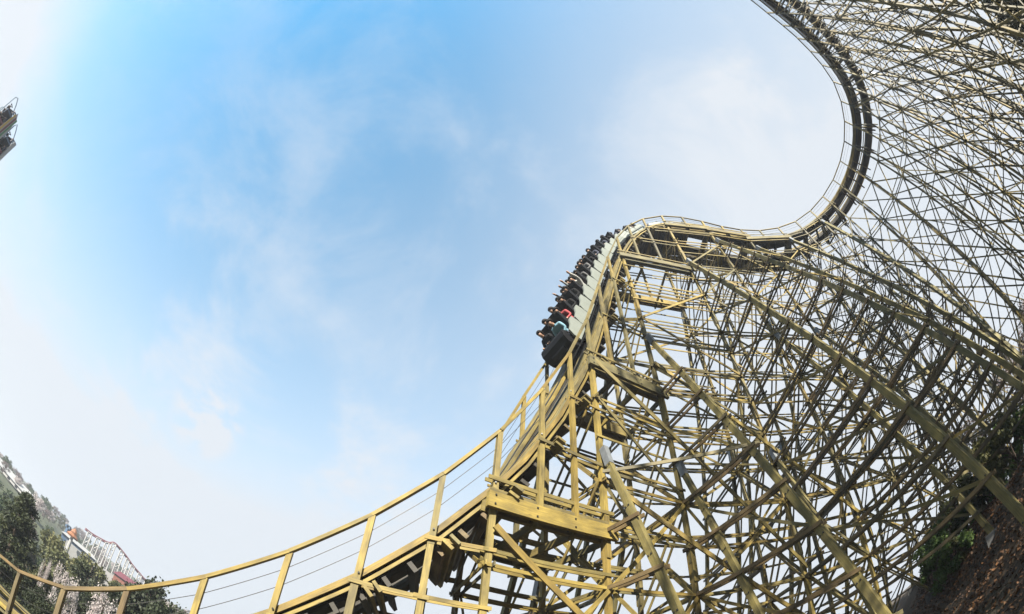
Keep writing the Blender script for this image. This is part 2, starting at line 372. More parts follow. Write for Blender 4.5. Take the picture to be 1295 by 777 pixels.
# long diagonals across several bays on the camera-side face of the drop
for (a, za, b, zb) in [(iI, 6.2, iO, 1.2), (iL, 12.5, 27, 5.0), (iO, 21.5, 31, 13.0), (iI, 11.0, iO, 3.4), (iF, 4.0, iL, -1.0), (14, .5, iI, -1.2)]:
    pa, pb = col_xy(a, 1), col_xy(b, 1); d = (pb - pa).normalized(); n = Vector((d.y, -d.x, 0))
    timber('side_brace', pa + n * .19 + Z * za, pb + n * .19 + Z * zb, .06, .2)
RK = {}                                                          # raker lines, for the struts that tie them together
for i in mains:
    if i < 8: continue
    t = FR[i][0]; th = Vector((t.x, t.y, 0)).normalized(); n = Nl[i]
    A, B = col_xy(i, 1), col_xy(i, -1); za, zb = zt[i, 1], zt[i, -1]; ga, gb = zg[i, 1], zg[i, -1]
    lv = levels(max(ga, gb), min(za, zb) - .5)
    for k, z in enumerate(lv):
        if i <= 33: pair('cross_girt', A + Z * z + n * .25, B + Z * z - n * .25, .045, .14, .2, th)
        else: timber('cross_girt', A + Z * z + n * .2, B + Z * z - n * .2, .06, .13)
    st = [max(ga, gb) + .3] + lv + ([min(za, zb) - .7] if min(za, zb) - .7 - (lv[-1] if lv else -9) > 1 else [])
    for k in range(len(st) - 1):
        if i <= 33:
            pair('cross_brace', A + Z * st[k], B + Z * st[k + 1], .045, .14, .2, th)
            if k % 2 == 0 or i >= iI: pair('cross_brace', A + Z * st[k + 1], B + Z * st[k], .045, .14, .32, th)
        else:
            timber('cross_brace', A + Z * st[k] + th * .1, B + Z * st[k + 1] + th * .1, .05, .12)
            timber('cross_brace', A + Z * st[k + 1] - th * .1, B + Z * st[k] - th * .1, .05, .12)
    # rakers: big inclined posts, bolted to the column through a steel shoe
    specs = []
    if i == iI: specs = [(1, .66, .35, .19)]
    elif i == iL: specs = [(1, .67, .37, .22), (1, .40, .33, .19)]
    elif i == iO: specs = [(1, .80, .36, .24), (1, .33, .35, .2)]
    elif i in (27, 29): specs = [(1, .92, .36, .22), (1, .58, .34, .2)]
    elif i in (31, 33): specs = [(1, .95, .34, .22), (1, .6, .3, .2)]
    if iI <= i <= 33: specs += [(-1, .76, .36, .2), (-1, .42, .33, .19)]
    elif i > 33: specs += [(-1, .93, .27, .17), (-1, .62, .24, .15)]
    for (s, fr, slope, w) in specs:
        P = A if s > 0 else B; g = ga if s > 0 else gb; Ht = zt[i, s] - g
        ztop = g + fr * Ht; top = P + n * (s * .2) + Z * ztop
        out = n * s
        ln = fr * Ht
        # march to the ground
        for _ in range(6):
            bx_ = top + out * (slope * ln); gg = ground_h(bx_.x, bx_.y); ln = ztop - gg
        bot = top + out * (slope * ln) - Z * ln
        timber('raking_post', top, bot, .16 if i <= 33 else .12, w * .9, up=n, jit=.01, mat='olive_pine')
        FOOT.append((bot.x, bot.y, bot.z, 1))
        RK.setdefault((s, round(fr * 10) if i <= 33 else 90 + round(fr * 10)), []).append((i, top, bot))
        TIM.setdefault('bracket', []).append((top + Z * .25 + out * -.03, top - Z * .42 + out * (.42 * slope), .17, .015 + w, n, 'steel'))
        # horizontal and diagonal ties between column and raker
        hs = LV / 2 if i <= 33 else LV
        zz = [k * hs for k in range(math.ceil((bot.z + .6) / hs), math.ceil((ztop - .6) / hs))]
        for k, z in enumerate(zz):
            f = (ztop - z) / (ztop - bot.z); r = top + (bot - top) * f
            c0 = P + Z * z
            if (r - c0).length > .8:
                if i <= 33: pair('cross_girt', c0 - out * .2, r + out * .22, .06, .14, .2, th, mat='brown_pine')
                else: timber('cross_girt', c0 - out * .2, r + out * .2, .06, .13)
                k2 = k + (2 if i <= 33 else 1)
                if k2 < len(zz) and k % 2 == 0:
                    timber('cross_brace', r + th * .1, P + Z * zz[k2] + th * .1, .05, .13)
# a few long boards tie neighbouring rakers together, low down
for key, lst in RK.items():
    lst.sort(key=lambda q: q[0])
    for (i, t0, b0), (j, t1, b1) in zip(lst[:-1], lst[1:]):
        if j - i > 4: continue
        step = 2 if i < 33 else 3
        for k, z in enumerate(levels(max(b0.z, b1.z), min(t0.z, t1.z))[::step]):
            p0 = t0 + (b0 - t0) * ((t0.z - z) / (t0.z - b0.z)); p1 = t1 + (b1 - t1) * ((t1.z - z) / (t1.z - b1.z))
            if (p1 - p0).length < .3: continue
            d = (p1 - p0).normalized()
            if i >= 33 and z + LV * 2 < min(t0.z, t1.z):
                z2 = z + LV * 2; pa_ = t0 + (b0 - t0) * ((t0.z - z2) / (t0.z - b0.z)); pb_ = t1 + (b1 - t1) * ((t1.z - z2) / (t1.z - b1.z))
                timber('side_brace', p0, pb_, .05, .13); timber('side_brace', pa_, p1, .05, .13)
            timber('raker_tie', p0 - d * .3 + Z * .15, p1 + d * .3 + Z * .15, .05, .14)

# ------------------------------------------------------------------ track: laminated ledgers, ties, rails, walkway, handrails
def sweep(kind, s0, s1, step, n_off, u_off, w, h, mat='pine'):
    """boards laid end to end along the track; each board one bent timber"""
    segs = []
    s = s0
    while s < s1 - 1e-6:
        e = min(s + 3.0, s1); k = max(2, int(round((e - s) / step)) + 1)
        pts = [track(s + (e - s) * q / (k - 1)) for q in range(k)]
        TIM.setdefault(kind, []).append(('strip', [(p + n * n_off + u * u_off, t, n, u) for p, t, n, u in pts], w, h, mat)); s = e
S1 = NQ - 1.0
for side in (1, -1):
    for k, (w, h) in enumerate([(.62, .09), (.56, .075), (.6, .075), (.54, .09)]):
        sweep('ledger_board', 0, S1, .34, side * .66, -.05 - .083 * k, w, h, 'dark_pine' if k else 'pine')  # layers below the top board carry painted-in shade
    sweep('steel_rail', 0, S1, .34, side * .56, .012, .1, .02, 'dark_steel')
    for q in range(4): sweep('walkway_board', iO + 1, S1, .5, side * (1.02 + .075 * q), -.05, .045, .035)
    for q in range(2): sweep('walkway_board', 0, iO + 1, .5, side * (1.045 + .152 * q), -.04, .145, .04)
    sweep('deck_edge_board', 0, S1, .5, side * 1.255, -.09, .045, .12)
    sweep('deck_edge_board', 0, iO + 1, .5, side * 1.2, -.245, .05, .075)
s = 0.2
while s < S1:
    p, t, n, u = track(s)
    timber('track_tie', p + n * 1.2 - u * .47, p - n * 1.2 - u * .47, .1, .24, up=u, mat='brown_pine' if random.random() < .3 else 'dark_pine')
    dl = (track(min(s + .1, S1))[0] - p).length / .1; s += (.62 if s < iO else 1.5) / max(dl, .5)
for sgn in (1, -1):
    lo_ = 0 if sgn > 0 else iF + 1
    tops = [edge(i, sgn) + Z * hv[i] for i in range(NQ)]
    for i in range(lo_, NQ - 1):
        a, b = tops[i], tops[i + 1]
        kk = 1 - .4 * sstep(i, iI, iO)
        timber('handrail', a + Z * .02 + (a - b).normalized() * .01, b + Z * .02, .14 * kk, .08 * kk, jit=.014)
        for f in (.36, .68):
            p0 = edge(i, sgn) + Z * (hv[i] * f); p1 = edge(i + 1, sgn) + Z * (hv[i + 1] * f)
            TIM.setdefault('cable', []).append((p0, p1, .012, .012, Z, 'dark_steel'))
for p in FOOT:
    x, y, g = p[:3]; s_ = random.uniform(.42, .55)
    TIM.setdefault('concrete_footing', []).append((Vector((x, y, g - 1.1)), Vector((x, y, g + random.uniform(.12, .25))), s_, s_, Vector((1, .3, 0)), 'concrete'))

# bolt heads on the nearest timbers
def bolts(p0, p1, face, w, step, off):
    d = p1 - p0; ln = d.length; d = d / ln; s_ = off
    while s_ < ln:
        for e in (-.28, .28):
            side_v = d.cross(face).normalized(); b_ = p0 + d * s_ + side_v * (w * e)
            TIM.setdefault('bolt', []).append((b_, b_ + face * .022, .036, .036, d, 'dark_steel'))
        s_ += step
for tm in list(TIM['header_beam']):
    mid = (tm[0] + tm[1]) / 2; d = (tm[1] - tm[0]).normalized(); n_ = Vector((d.y, -d.x, 0))
    if mid.length < 16 and n_.dot(mid) < 0: bolts(tm[0] + n_ * (tm[2] / 2), tm[1] + n_ * (tm[2] / 2), n_, tm[3], 1.05, .16)
for tm in list(TIM['raking_post']):
    mid = (tm[0] + tm[1]) / 2
    if mid.length < 19:
        d = (tm[1] - tm[0]).normalized(); s_ = d.cross(tm[4]).normalized()
        if s_.dot(mid) > 0: s_ = -s_
        bolts(tm[0] + s_ * (tm[2] / 2), tm[1] + s_ * (tm[2] / 2), s_, tm[3], 1.62, .5)
for tm in list(TIM['handrail_post']):
    if tm[0].length < 14:
        n_ = Vector((-tm[0].x, -tm[0].y, 0)).normalized(); t_ = min(FR, key=lambda f: 0)[1] if False else None
        for z in (.15, .34): b_ = tm[0] + Z * z + n_ * .075; TIM.setdefault('bolt', []).append((b_, b_ + n_ * .02, .036, .036, Z, 'dark_steel'))

coaster = thing('wooden_roller_coaster', 'huge yellow timber roller coaster with steep drop, lattice supports and curved track overhead', 'roller coaster')
LIMIT = 300
def tim_add(mb, tm):
    if tm[0] == 'strip':
        _, pts, w, h, mat = tm; vs = []; fs = []; uv = []; ln = 0; r = random.random()
        for k, (p, t, n, u) in enumerate(pts):
            a = n * (w / 2); b = u * (h / 2); vs += [p - a - b, p + a - b, p + a + b, p - a + b]
            if k:
                l2 = ln + (p - pts[k - 1][0]).length; o = 4 * (k - 1)
                for q in range(4):
                    fs.append((o + q, o + (q + 1) % 4, o + 4 + (q + 1) % 4, o + 4 + q)); x = w if q % 2 == 0 else h
                    uv.append([(ln, 0), (ln, x), (l2, x), (l2, 0)])
                ln = l2
        o = len(vs) - 4; fs += [(3, 2, 1, 0), (o, o + 1, o + 2, o + 3)]; uv += [[(0, 0)] * 4] * 2
        mb.add(vs, fs, uv, r)
    else:
        p0, p1, w, h, up, mat = tm; mb.box(p0, p1, w, h, up)
def tim_size(tm):
    if tm[0] == 'strip':
        ps = [q[0] for q in tm[1]]; mid = ps[len(ps) // 2]; ln = sum((b - a).length for a, b in zip(ps[:-1], ps[1:])); ends = (ps[0], mid, ps[-1]); wd = tm[2] + tm[3]
    else:
        mid = (tm[0] + tm[1]) / 2; ln = (tm[1] - tm[0]).length; ends = (tm[0], mid, tm[1]); wd = max(tm[2], tm[3])
    if not any(inframe(e, 10) for e in ends): return 0.0
    return ln * wd / mid.length ** 2
NPART = 0
for kind, lst in TIM.items():
    lst = sorted(lst, key=tim_size, reverse=True)
    own = [t_ for t_ in lst[:LIMIT] if tim_size(t_) > 0]; rest = lst[len(own):]
    for tm in own:
        mb = MB(); tim_add(mb, tm); mb.obj(kind, M[tm[4] if tm[0] == 'strip' else tm[5]], coaster); NPART += 1
    if rest:
        mats = sorted({(t_[4] if t_[0] == 'strip' else t_[5]) for t_ in rest})
        for mt in mats:
            mb = MB()
            for tm in rest:
                if (tm[4] if tm[0] == 'strip' else tm[5]) == mt: tim_add(mb, tm)
            mb.obj(kind, M[mt], coaster, kind='stuff')
print('PARTS', NPART, {k: len(v) for k, v in TIM.items()})
# ------------------------------------------------------------------ ground
def ground_mat():
    mt, t, b = new_mat('ground_leaf_litter'); n = t.nodes.new; l = t.links.new
    tcn = n('ShaderNodeTexCoord')
    def nz(sc, det, ro=.6):
        q = n('ShaderNodeTexNoise'); l(tcn.outputs['Object'], q.inputs[0]); q.inputs['Scale'].default_value = sc; q.inputs['Detail'].default_value = det; q.inputs['Roughness'].default_value = ro; return q.outputs[0]
    def ramp(src, stops):
        r = n('ShaderNodeValToRGB'); e = r.color_ramp.elements
        e[0].position = stops[0][0]; e[0].color = stops[0][1] + (1,); e[1].position = stops[-1][0]; e[1].color = stops[-1][1] + (1,)
        for p, c_ in stops[1:-1]: x = e.new(p); x.color = c_ + (1,)
        l(src, r.inputs[0]); return r.outputs[0]
    soil = ramp(nz(5, 8, .75), [(.25, (.008, .005, .003)), (.45, (.022, .013, .006)), (.6, (.05, .028, .009)), (.75, (.08, .045, .015))])
    grass = ramp(nz(1.6, 8, .7), [(.3, (.012, .018, .006)), (.5, (.028, .036, .011)), (.7, (.055, .055, .02))])
    sp = n('ShaderNodeSeparateXYZ'); l(tcn.outputs['Object'], sp.inputs[0])
    mr = n('ShaderNodeMapRange'); l(sp.outputs[0], mr.inputs[0]); mr.inputs[1].default_value = 2; mr.inputs[2].default_value = -10
    ad = n('ShaderNodeMath'); ad.operation = 'ADD'; l(mr.outputs[0], ad.inputs[0]); l(nz(.25, 4), ad.inputs[1])
    m2 = n('ShaderNodeMapRange'); l(ad.outputs[0], m2.inputs[0]); m2.inputs[1].default_value = .55; m2.inputs[2].default_value = .95
    mx = n('ShaderNodeMix'); mx.data_type = 'RGBA'; l(m2.outputs[0], mx.inputs[0]); l(soil, mx.inputs[6]); l(grass, mx.inputs[7]); l(mx.outputs[2], b.inputs['Base Color'])
    b.inputs['Roughness'].default_value = .95
    bp = n('ShaderNodeBump'); bp.inputs['Strength'].default_value = .8; bp.inputs['Distance'].default_value = .08; l(nz(7, 8, .7), bp.inputs['Height']); l(bp.outputs[0], b.inputs['Normal'])
    return mt
def build_ground():
    xs = sorted(set([round(v, 3) for v in list(np.linspace(-60, 70, 151)) + list(-60 - np.geomspace(1, 2400, 46)) + list(70 + np.geomspace(1, 2400, 30))]))
    ys = sorted(set([round(v, 3) for v in list(np.linspace(-50, 80, 151)) + list(-50 - np.geomspace(1, 2400, 30)) + list(80 + np.geomspace(1, 2400, 46))]))
    vs = [(x, y, ground_h(x, y)) for y in ys for x in xs]; nx = len(xs)
    fs = [(j * nx + i, j * nx + i + 1, (j + 1) * nx + i + 1, (j + 1) * nx + i) for j in range(len(ys) - 1) for i in range(nx - 1)]
    me = bpy.data.meshes.new('ground'); me.from_pydata(vs, [], fs); me.polygons.foreach_set('use_smooth', [True] * len(fs))
    me.materials.append(ground_mat()); return link(bpy.data.objects.new('ground', me), kind='structure')
build_ground()

# ------------------------------------------------------------------ train on the drop
M['panel'] = plain('pale_car_panel', (.14, .155, .14), .5, 0, .08, 3)
M['black'] = plain('black_vinyl', (.006, .006, .007), .5, 0, .2, 8)
M['charcoal'] = plain('charcoal_frame', (.012, .012, .013), .5, .2)
M['skin'] = plain('skin', (.26, .15, .10), .6, 0, .06)
M['hair'] = plain('black_hair', (.006, .005, .004), .6, 0, .2, 30)
M['jeans'] = plain('dark_denim', (.03, .04, .07), .8, 0, .2, 20)
shirts = {'black jacket': (.008, .008, .009), 'pale blue top': (.10, .2, .26), 'red jacket': (.2, .02, .025), 'grey hoodie': (.06, .06, .065), 'navy coat': (.012, .016, .035), 'white shirt': (.3, .3, .29), 'brown coat': (.05, .03, .02)}
SH = {k: plain('cloth_' + k.replace(' ', '_'), v, .85, 0, .15, 14) for k, v in shirts.items()}
def skin_mesh(name, verts, edges, radii, mats, classify, levels_=2):
    me = bpy.data.meshes.new(name); me.from_pydata(verts, edges, []); o = bpy.data.objects.new(name, me); COL.objects.link(o)
    sk = o.modifiers.new('s', 'SKIN'); sk.use_smooth_shade = True
    for v, r in zip(me.skin_vertices[0].data, radii): v.radius = (r, r) if not isinstance(r, tuple) else r; v.use_root = False
    me.skin_vertices[0].data[0].use_root = True
    sb = o.modifiers.new('d', 'SUBSURF'); sb.levels = levels_; sb.render_levels = levels_
    dg = bpy.context.evaluated_depsgraph_get(); m2 = bpy.data.meshes.new_from_object(o.evaluated_get(dg)); m2.name = name
    bpy.data.objects.remove(o); bpy.data.meshes.remove(me)
    m2.materials.clear()
    for mt in mats: m2.materials.append(mt)
    for p in m2.polygons: p.material_index = classify(p.center); p.use_smooth = True
    return m2
def rider_mesh(name, arms):
    V = [(0, 0, .02), (-.02, 0, .2), (0, 0, .38), (.02, 0, .50), (.035, 0, .58), (.04, 0, .67), (.03, 0, .76), (.135, 0, .64)]
    E = [(0, 1), (1, 2), (2, 3), (3, 4), (4, 5), (5, 6), (5, 7)]; R_ = [(.15, .13), (.14, .11), (.17, .12), (.07, .07), (.055, .055), (.1, .105), (.08, .085), .014]
    for s in (1, -1):
        b = len(V); V += [(0, .18 * s, .43)]; R_ += [.07]
        if arms == 'bar': V += [(.14, .25 * s, .24), (.37, .17 * s, .30), (.43, .15 * s, .32), (.46, .13 * s, .30), (.44, .11 * s, .33)]
        elif arms == 'up': V += [(.12, .24 * s, .64), (.18, .22 * s, .86), (.19, .22 * s, .95), (.20, .235 * s, 1.02), (.23, .20 * s, .97)]
        else: V += [(.1, .24 * s, .22), (.3, .14 * s, .16), (.37, .12 * s, .15), (.42, .12 * s, .14), (.39, .09 * s, .17)]
        R_ += [.052, .04, .042, .028, .016]; E += [(2, b), (b, b + 1), (b + 1, b + 2), (b + 2, b + 3), (b + 3, b + 4), (b + 3, b + 5)]
        b = len(V); V += [(.08, .1 * s, 0), (.42, .12 * s, .07), (.47, .12 * s, -.32), (.58, .12 * s, -.36)]; R_ += [.09, .065, .05, .04]
        E += [(0, b), (b, b + 1), (b + 1, b + 2), (b + 2, b + 3)]
    hand = [Vector(v) for v, e in zip(V, range(len(V)))]
    hz_ = [hand[8 + 3], hand[8 + 10 + 3]]
    def cls(c_):
        if c_.z > .54 and abs(c_.y) < .13: return 0
        if min((c_ - h_).length for h_ in hz_) < .09: return 0
        return 2 if (c_.z < .08 and c_.x > .02) or c_.z < -.02 else 1
    return skin_mesh(name, V, E, R_, [M['skin'], SH['black jacket'], M['jeans']], cls)
RID = {k: rider_mesh('rider_' + k, k) for k in ('bar', 'up', 'lap')}
def hair_mesh(name, long):
    bm = bmesh.new(); bmesh.ops.create_uvsphere(bm, u_segments=12, v_segments=9, radius=1)
    for v in list(bm.verts):
        x, y, z = v.co; v.co = (x * .118 - .008, y * .112, z * .125)
        if x > .35 and z < .35: v.co.x *= .35
        if z < -.3: v.co.z = -.04 - (.16 if (long and x < .2) else .02) * (-z)
    me = bpy.data.meshes.new(name); bm.to_mesh(me); bm.free(); me.materials.append(M['hair'])
    me.polygons.foreach_set('use_smooth', [True] * len(me.polygons)); return me
HAIR = [hair_mesh('hair', False), hair_mesh('hair', True)]
def prism(mb, prof, axis_pts, rnd=.5, mi=0):
    """profile (x,z) list extruded between two y values"""
    y0, y1 = axis_pts; n_ = len(prof); vs = [(x, y0, z) for x, z in prof] + [(x, y1, z) for x, z in prof]
    fs = [tuple(range(n_))[::-1], tuple(range(n_, 2 * n_))] + [(i, (i + 1) % n_, n_ + (i + 1) % n_, n_ + i) for i in range(n_)]
    mb.add(vs, fs, None, rnd, mi)
TS = 1.27; CARL = 2.62 * TS; PITCHROW = .84
def car_parts():
    P = {}
    mb = MB(); prism(mb, [(-1.2, .16), (1.2, .16), (1.24, .34), (1.2, .44), (-1.2, .44), (-1.24, .3)], (-.58, .58)); P['car'] = mb.mesh('car', M['black'])
    out = []
    for r in range(3):
        x0 = .84 - r * PITCHROW
        for s in (1, -1):
            mb = MB(); prism(mb, [(x0 - .40, .24), (x0 + .39, .24), (x0 + .41, .5), (x0 + .33, .70), (x0 + .05, .74), (x0 - .18, .84), (x0 - .36, .83), (x0 - .41, .6)], (s * .62, s * .68) if s > 0 else (s * .68, s * .62))
            out.append(('side_panel', mb.mesh('side_panel', M['panel'])))
            mb = MB(); prism(mb, [(x0 - .22, .42), (x0 + .18, .44), (x0 + .2, .56), (x0 - .12, .54), (x0 - .26, 1.12), (x0 - .31, 1.26), (x0 - .40, 1.24), (x0 - .36, .5)], (s * .05, s * .54) if s > 0 else (s * .54, s * .05))
            out.append(('seat', mb.mesh('seat', M['black'])))
        mb = MB(); mb.tube([(x0 + .14, -.5, .5), (x0 + .3, -.5, .84), (x0 + .3, 0, .86), (x0 + .3, .5, .84), (x0 + .14, .5, .5)], .026, 6); out.append(('lap_bar', mb.mesh('lap_bar', M['charcoal'])))
    for x in (.8, -.8):
        for s in (1, -1):
            mb = MB(); mb.tube([(x, s * .44, .09), (x, s * .60, .09)], .11, 12); mb.tube([(x, s * .5, .25), (x, s * .5, .05)], .05, 6); out.append(('wheel', mb.mesh('wheel', M['charcoal'])))
    return P, out
carP, carO = car_parts()
train = thing('coaster_train', 'pale-sided coaster train full of riders diving down the steep timber drop', 'train')
# arc-length table
ss = np.linspace(0, NQ - 1, 1400); pp = [catmull(C, s_) for s_ in ss]; al = np.concatenate([[0], np.cumsum([(b - a).length for a, b in zip(pp[:-1], pp[1:])])])
front = float(np.interp(19.35, ss, al))
def on_track(a):
    p, t, n, u = track(float(np.interp(a, al, ss))); return p, t, n, u
cloth_plan = [['pale blue top', 'black jacket', 'red jacket', 'grey hoodie', 'black jacket', 'brown coat'], ['black jacket', 'navy coat', 'white shirt', 'black jacket', 'grey hoodie', 'black jacket'], ['grey hoodie', 'black jacket', 'black jacket', 'brown coat', 'navy coat', 'black jacket'],
              ['black jacket', 'brown coat', 'navy coat', 'black jacket', 'black jacket', 'grey hoodie'], ['navy coat', 'black jacket', 'black jacket', 'grey hoodie', 'brown coat', 'black jacket'], ['black jacket', 'grey hoodie', 'brown coat', 'black jacket', 'navy coat', 'black jacket']]
ORD = ['lead', 'second', 'third', 'fourth', 'fifth', 'rear']
for k in range(6):
    a = front + CARL * (k + .5)
    p, t, n, u = on_track(a); pf = on_track(a - .92)[0]; pb_ = on_track(a + .92)[0]
    f = (pf - pb_).normalized(); lat = u.cross(f).normalized(); w_ = f.cross(lat).normalized(); o_ = (pf + pb_) / 2 + w_ * .02
    mw = Matrix(((f.x, lat.x, w_.x, o_.x), (f.y, lat.y, w_.y, o_.y), (f.z, lat.z, w_.z, o_.z), (0, 0, 0, 1))) @ Matrix.Scale(TS, 4)
    car = bpy.data.objects.new('car', carP['car']); link(car, train); car.matrix_world = mw
    for nm, me in carO: link(bpy.data.objects.new(nm, me), car)
    if k == 0:
        mb = MB(); prism(mb, [(1.2, .12), (1.36, .16), (1.48, .34), (1.5, .56), (1.42, .76), (1.3, .86), (1.2, .88)], (-.56, .56)); mb.obj('nose', M['black'], car)
        mb = MB(); prism(mb, [(1.46, .36), (1.53, .4), (1.54, .54), (1.47, .6)], (-.3, .3)); mb.obj('headlight_panel', M['charcoal'], car)
    else:
        mb = MB(); mb.tube([(1.18, 0, .3), (1.46, 0, .3)], .06, 8); mb.obj('coupler', M['charcoal'], car)
    for r in range(3):
        for si, s in enumerate((1, -1)):
            cl = cloth_plan[k][r * 2 + si]
            pose = ('up' if (k, r) in ((1, 1),) else ('lap' if (r + k + si) % 3 == 0 else 'bar'))
            ro = bpy.data.objects.new('person', RID[pose]); link(ro)
            loc = mw @ Matrix.Translation((.84 - r * PITCHROW - .02, s * .29, .60)) @ Matrix.Rotation(random.uniform(-.12, .12), 4, 'Z') @ Matrix.Rotation(random.uniform(-.05, .12), 4, 'Y') @ Matrix.Scale(random.uniform(.92, 1.02), 4)
            ro.matrix_world = loc
            ro.material_slots[1].link = 'OBJECT'; ro.material_slots[1].material = SH[cl]
            art = {'up': 'with both arms raised', 'bar': 'gripping the bar', 'lap': 'with hands in lap'}[pose]
            ro['label'] = f'rider in {cl} {art}, in the {ORD[k]} car'; ro['category'] = 'person'; ro['group'] = 'riders on the coaster train'
            hr = bpy.data.objects.new('hair', HAIR[(r * 7 + k * 3 + si) % 2]); link(hr, ro); hr.location = (.022, 0, .70)

# ------------------------------------------------------------------ trees and shrubs
def leaf_mat(name, cols, trans=.25):
    mt, t, b = new_mat(name); n = t.nodes.new; l = t.links.new
    at_ = n('ShaderNodeAttribute'); at_.attribute_name = 'rnd'; rp = n('ShaderNodeValToRGB'); e = rp.color_ramp.elements
    e[0].color = cols[0] + (1,); e[1].color = cols[-1] + (1,)
    for k, c_ in enumerate(cols[1:-1]): x = e.new((k + 1) / (len(cols) - 1)); x.color = c_ + (1,)
    l(at_.outputs['Fac'], rp.inputs[0]); l(rp.outputs[0], b.inputs['Base Color']); b.inputs['Roughness'].default_value = .7
    tr = n('ShaderNodeBsdfTranslucent'); l(rp.outputs[0], tr.inputs[0]); ms = n('ShaderNodeMixShader'); ms.inputs[0].default_value = trans
    l(b.outputs[0], ms.inputs[1]); l(tr.outputs[0], ms.inputs[2]); l(ms.outputs[0], t.nodes['Material Output'].inputs[0]); return mt
M['pine_leaf'] = leaf_mat('pine_needles', [(.009, .014, .004), (.018, .027, .007), (.042, .05, .013)])
M['green_leaf'] = leaf_mat('green_leaves', [(.014, .026, .006), (.03, .05, .012), (.055, .08, .02)])
M['olive_leaf'] = leaf_mat('olive_spring_leaves', [(.035, .042, .012), (.055, .062, .016), (.09, .085, .028)])
M['fresh_leaf'] = leaf_mat('fresh_spring_leaves', [(.03, .06, .012), (.055, .10, .02), (.09, .14, .035)], .4)
M['blossom'] = leaf_mat('cherry_blossom', [(.34, .29, .29), (.40, .36, .355), (.46, .43, .425)], .45)
M['bare_leaf'] = leaf_mat('pinkish_bud_haze', [(.07, .05, .048), (.115, .085, .08), (.17, .135, .13)])
M['bark'] = plain('bark', (.055, .04, .03), .95, 0, .35, 12, .6)
def tree_meshes(kind, h, nleaf, leaf, seed):
    rg = np.random.default_rng(seed); tr = MB(); cr = MB()
    hb = {'pine': .12, 'round': .22, 'blossom': .25, 'bare': .25, 'shrub': .06}[kind] * h
    tr.tube([(0, 0, -.3), (rg.normal() * .05, rg.normal() * .05, hb), (rg.normal() * .12, rg.normal() * .12, h * .6), (rg.normal() * .1, rg.normal() * .1, h * .93)], [h * .028, h * .022, h * .014, h * .004], 7)
    clumps = []
    nb = {'pine': 34, 'round': 26, 'blossom': 24, 'bare': 26, 'shrub': 18}[kind]
    for k in range(nb):
        f = (k + .5) / nb; an = k * 2.399 + rg.normal() * .3
        if kind == 'pine':
            z = hb + (h - hb) * f; rr = h * (.23 * (1 - f) ** .75 + .03) * rg.uniform(.65, 1.15); zt_ = z - rr * .12; cs = h * .055 + rr * .22
        else:
            wd = {'round': .34, 'blossom': .42, 'bare': .36, 'shrub': .55}[kind]
            z = hb + (h * .93 - hb) * rg.uniform(0.02, 1) ; q = (z - hb) / (h * .93 - hb); rr = h * wd * math.sqrt(max(.05, 1 - (2 * q - .85) ** 2 * .8)) * rg.uniform(.35, 1.0); zt_ = z + rr * .25; cs = h * rg.uniform(.08, .15)
        x, y = rr * math.cos(an), rr * math.sin(an)
        z0 = max(hb * .9, z - rr * .5) if kind != 'pine' else z
        tr.tube([(0, 0, z0), (x * .5, y * .5, (z0 + zt_) / 2 + rr * .06), (x, y, zt_)], [h * .009, h * .006, h * .002], 4, caps=False)
        clumps.append((x, y, zt_, cs, rr))
        if kind == 'pine': clumps.append((x * .55, y * .55, zt_ + .02 * h, cs * .9, rr))
    per = nleaf // len(clumps)
    for (x, y, z, cs, rr) in clumps:
        tone = rg.uniform(0, 1)
        for _ in range(per):
            v = rg.normal(size=3); v /= np.linalg.norm(v) + 1e-9; v *= rg.uniform(.15, 1) ** .45 * cs * rg.uniform(.7, 1.25)
            if kind == 'pine': v[2] *= .55
            p = Vector((x + v[0], y + v[1], z + v[2])); a = Vector(rg.normal(size=3)).normalized(); b_ = a.cross(Vector(rg.normal(size=3))).normalized()
            s1 = leaf * rg.uniform(.6, 1.4); s2 = s1 * (.35 if kind in ('pine', 'bare') else .7)
            cr.add([p - a * s1, p + b_ * s2, p + a * s1, p - b_ * s2], [(0, 1, 2, 3)], None, float(np.clip(tone * .6 + rg.uniform(0, .45), 0, 1)))
    lm = {'pine': 'pine_leaf', 'round': 'green_leaf', 'blossom': 'blossom', 'bare': 'bare_leaf', 'shrub': 'olive_leaf'}[kind]
    return tr.mesh('trunk', M['bark'], True), cr.mesh('crown', M[lm])
TREE = {}
def tree(kind, key, x, y, scale, label, group=None, h=6.0, nleaf=3000, leaf=.12, name=None, crown=None, dz=0.0):
    if key not in TREE: TREE[key] = tree_meshes(kind, h, nleaf, leaf, hash_(key))
    nm = name or {'pine': 'pine_tree', 'round': 'broadleaf_tree', 'blossom': 'cherry_tree', 'bare': 'bare_tree', 'shrub': 'shrub'}[kind]
    o = thing(nm, label, 'shrub' if kind == 'shrub' else 'tree', group, (x, y, ground_h(x, y) - .05 + dz)); o.scale = (scale * random.uniform(.9, 1.1),) * 2 + (scale,); o.rotation_euler.z = random.uniform(0, 6.28)
    for nm2, me in zip(('trunk', 'crown'), TREE[key]):
        c_ = link(bpy.data.objects.new(nm2, me), o)
        if crown and nm2 == 'crown': c_.material_slots[0].link = 'OBJECT'; c_.material_slots[0].material = M[crown]
    return o
def hash_(s): return sum(ord(c_) * (i + 3) for i, c_ in enumerate(s))
def tpos(px, py, D): q = at(px, py, D); return q.x, q.y
def tree_px(kind, key, px, ptop, D, label, group=None, hmesh=6.0, wscale=1.0, **kw):
    """stand a tree so its top shows at photo height ptop"""
    q = at(px, ptop, D); g = ground_h(q.x, q.y); hh = max(1.0, q.z - g); o = tree(kind, key, q.x, q.y, hh / hmesh / .97, label, group, h=hmesh, **kw)
    o.scale[0] *= wscale; o.scale[1] *= wscale; return o
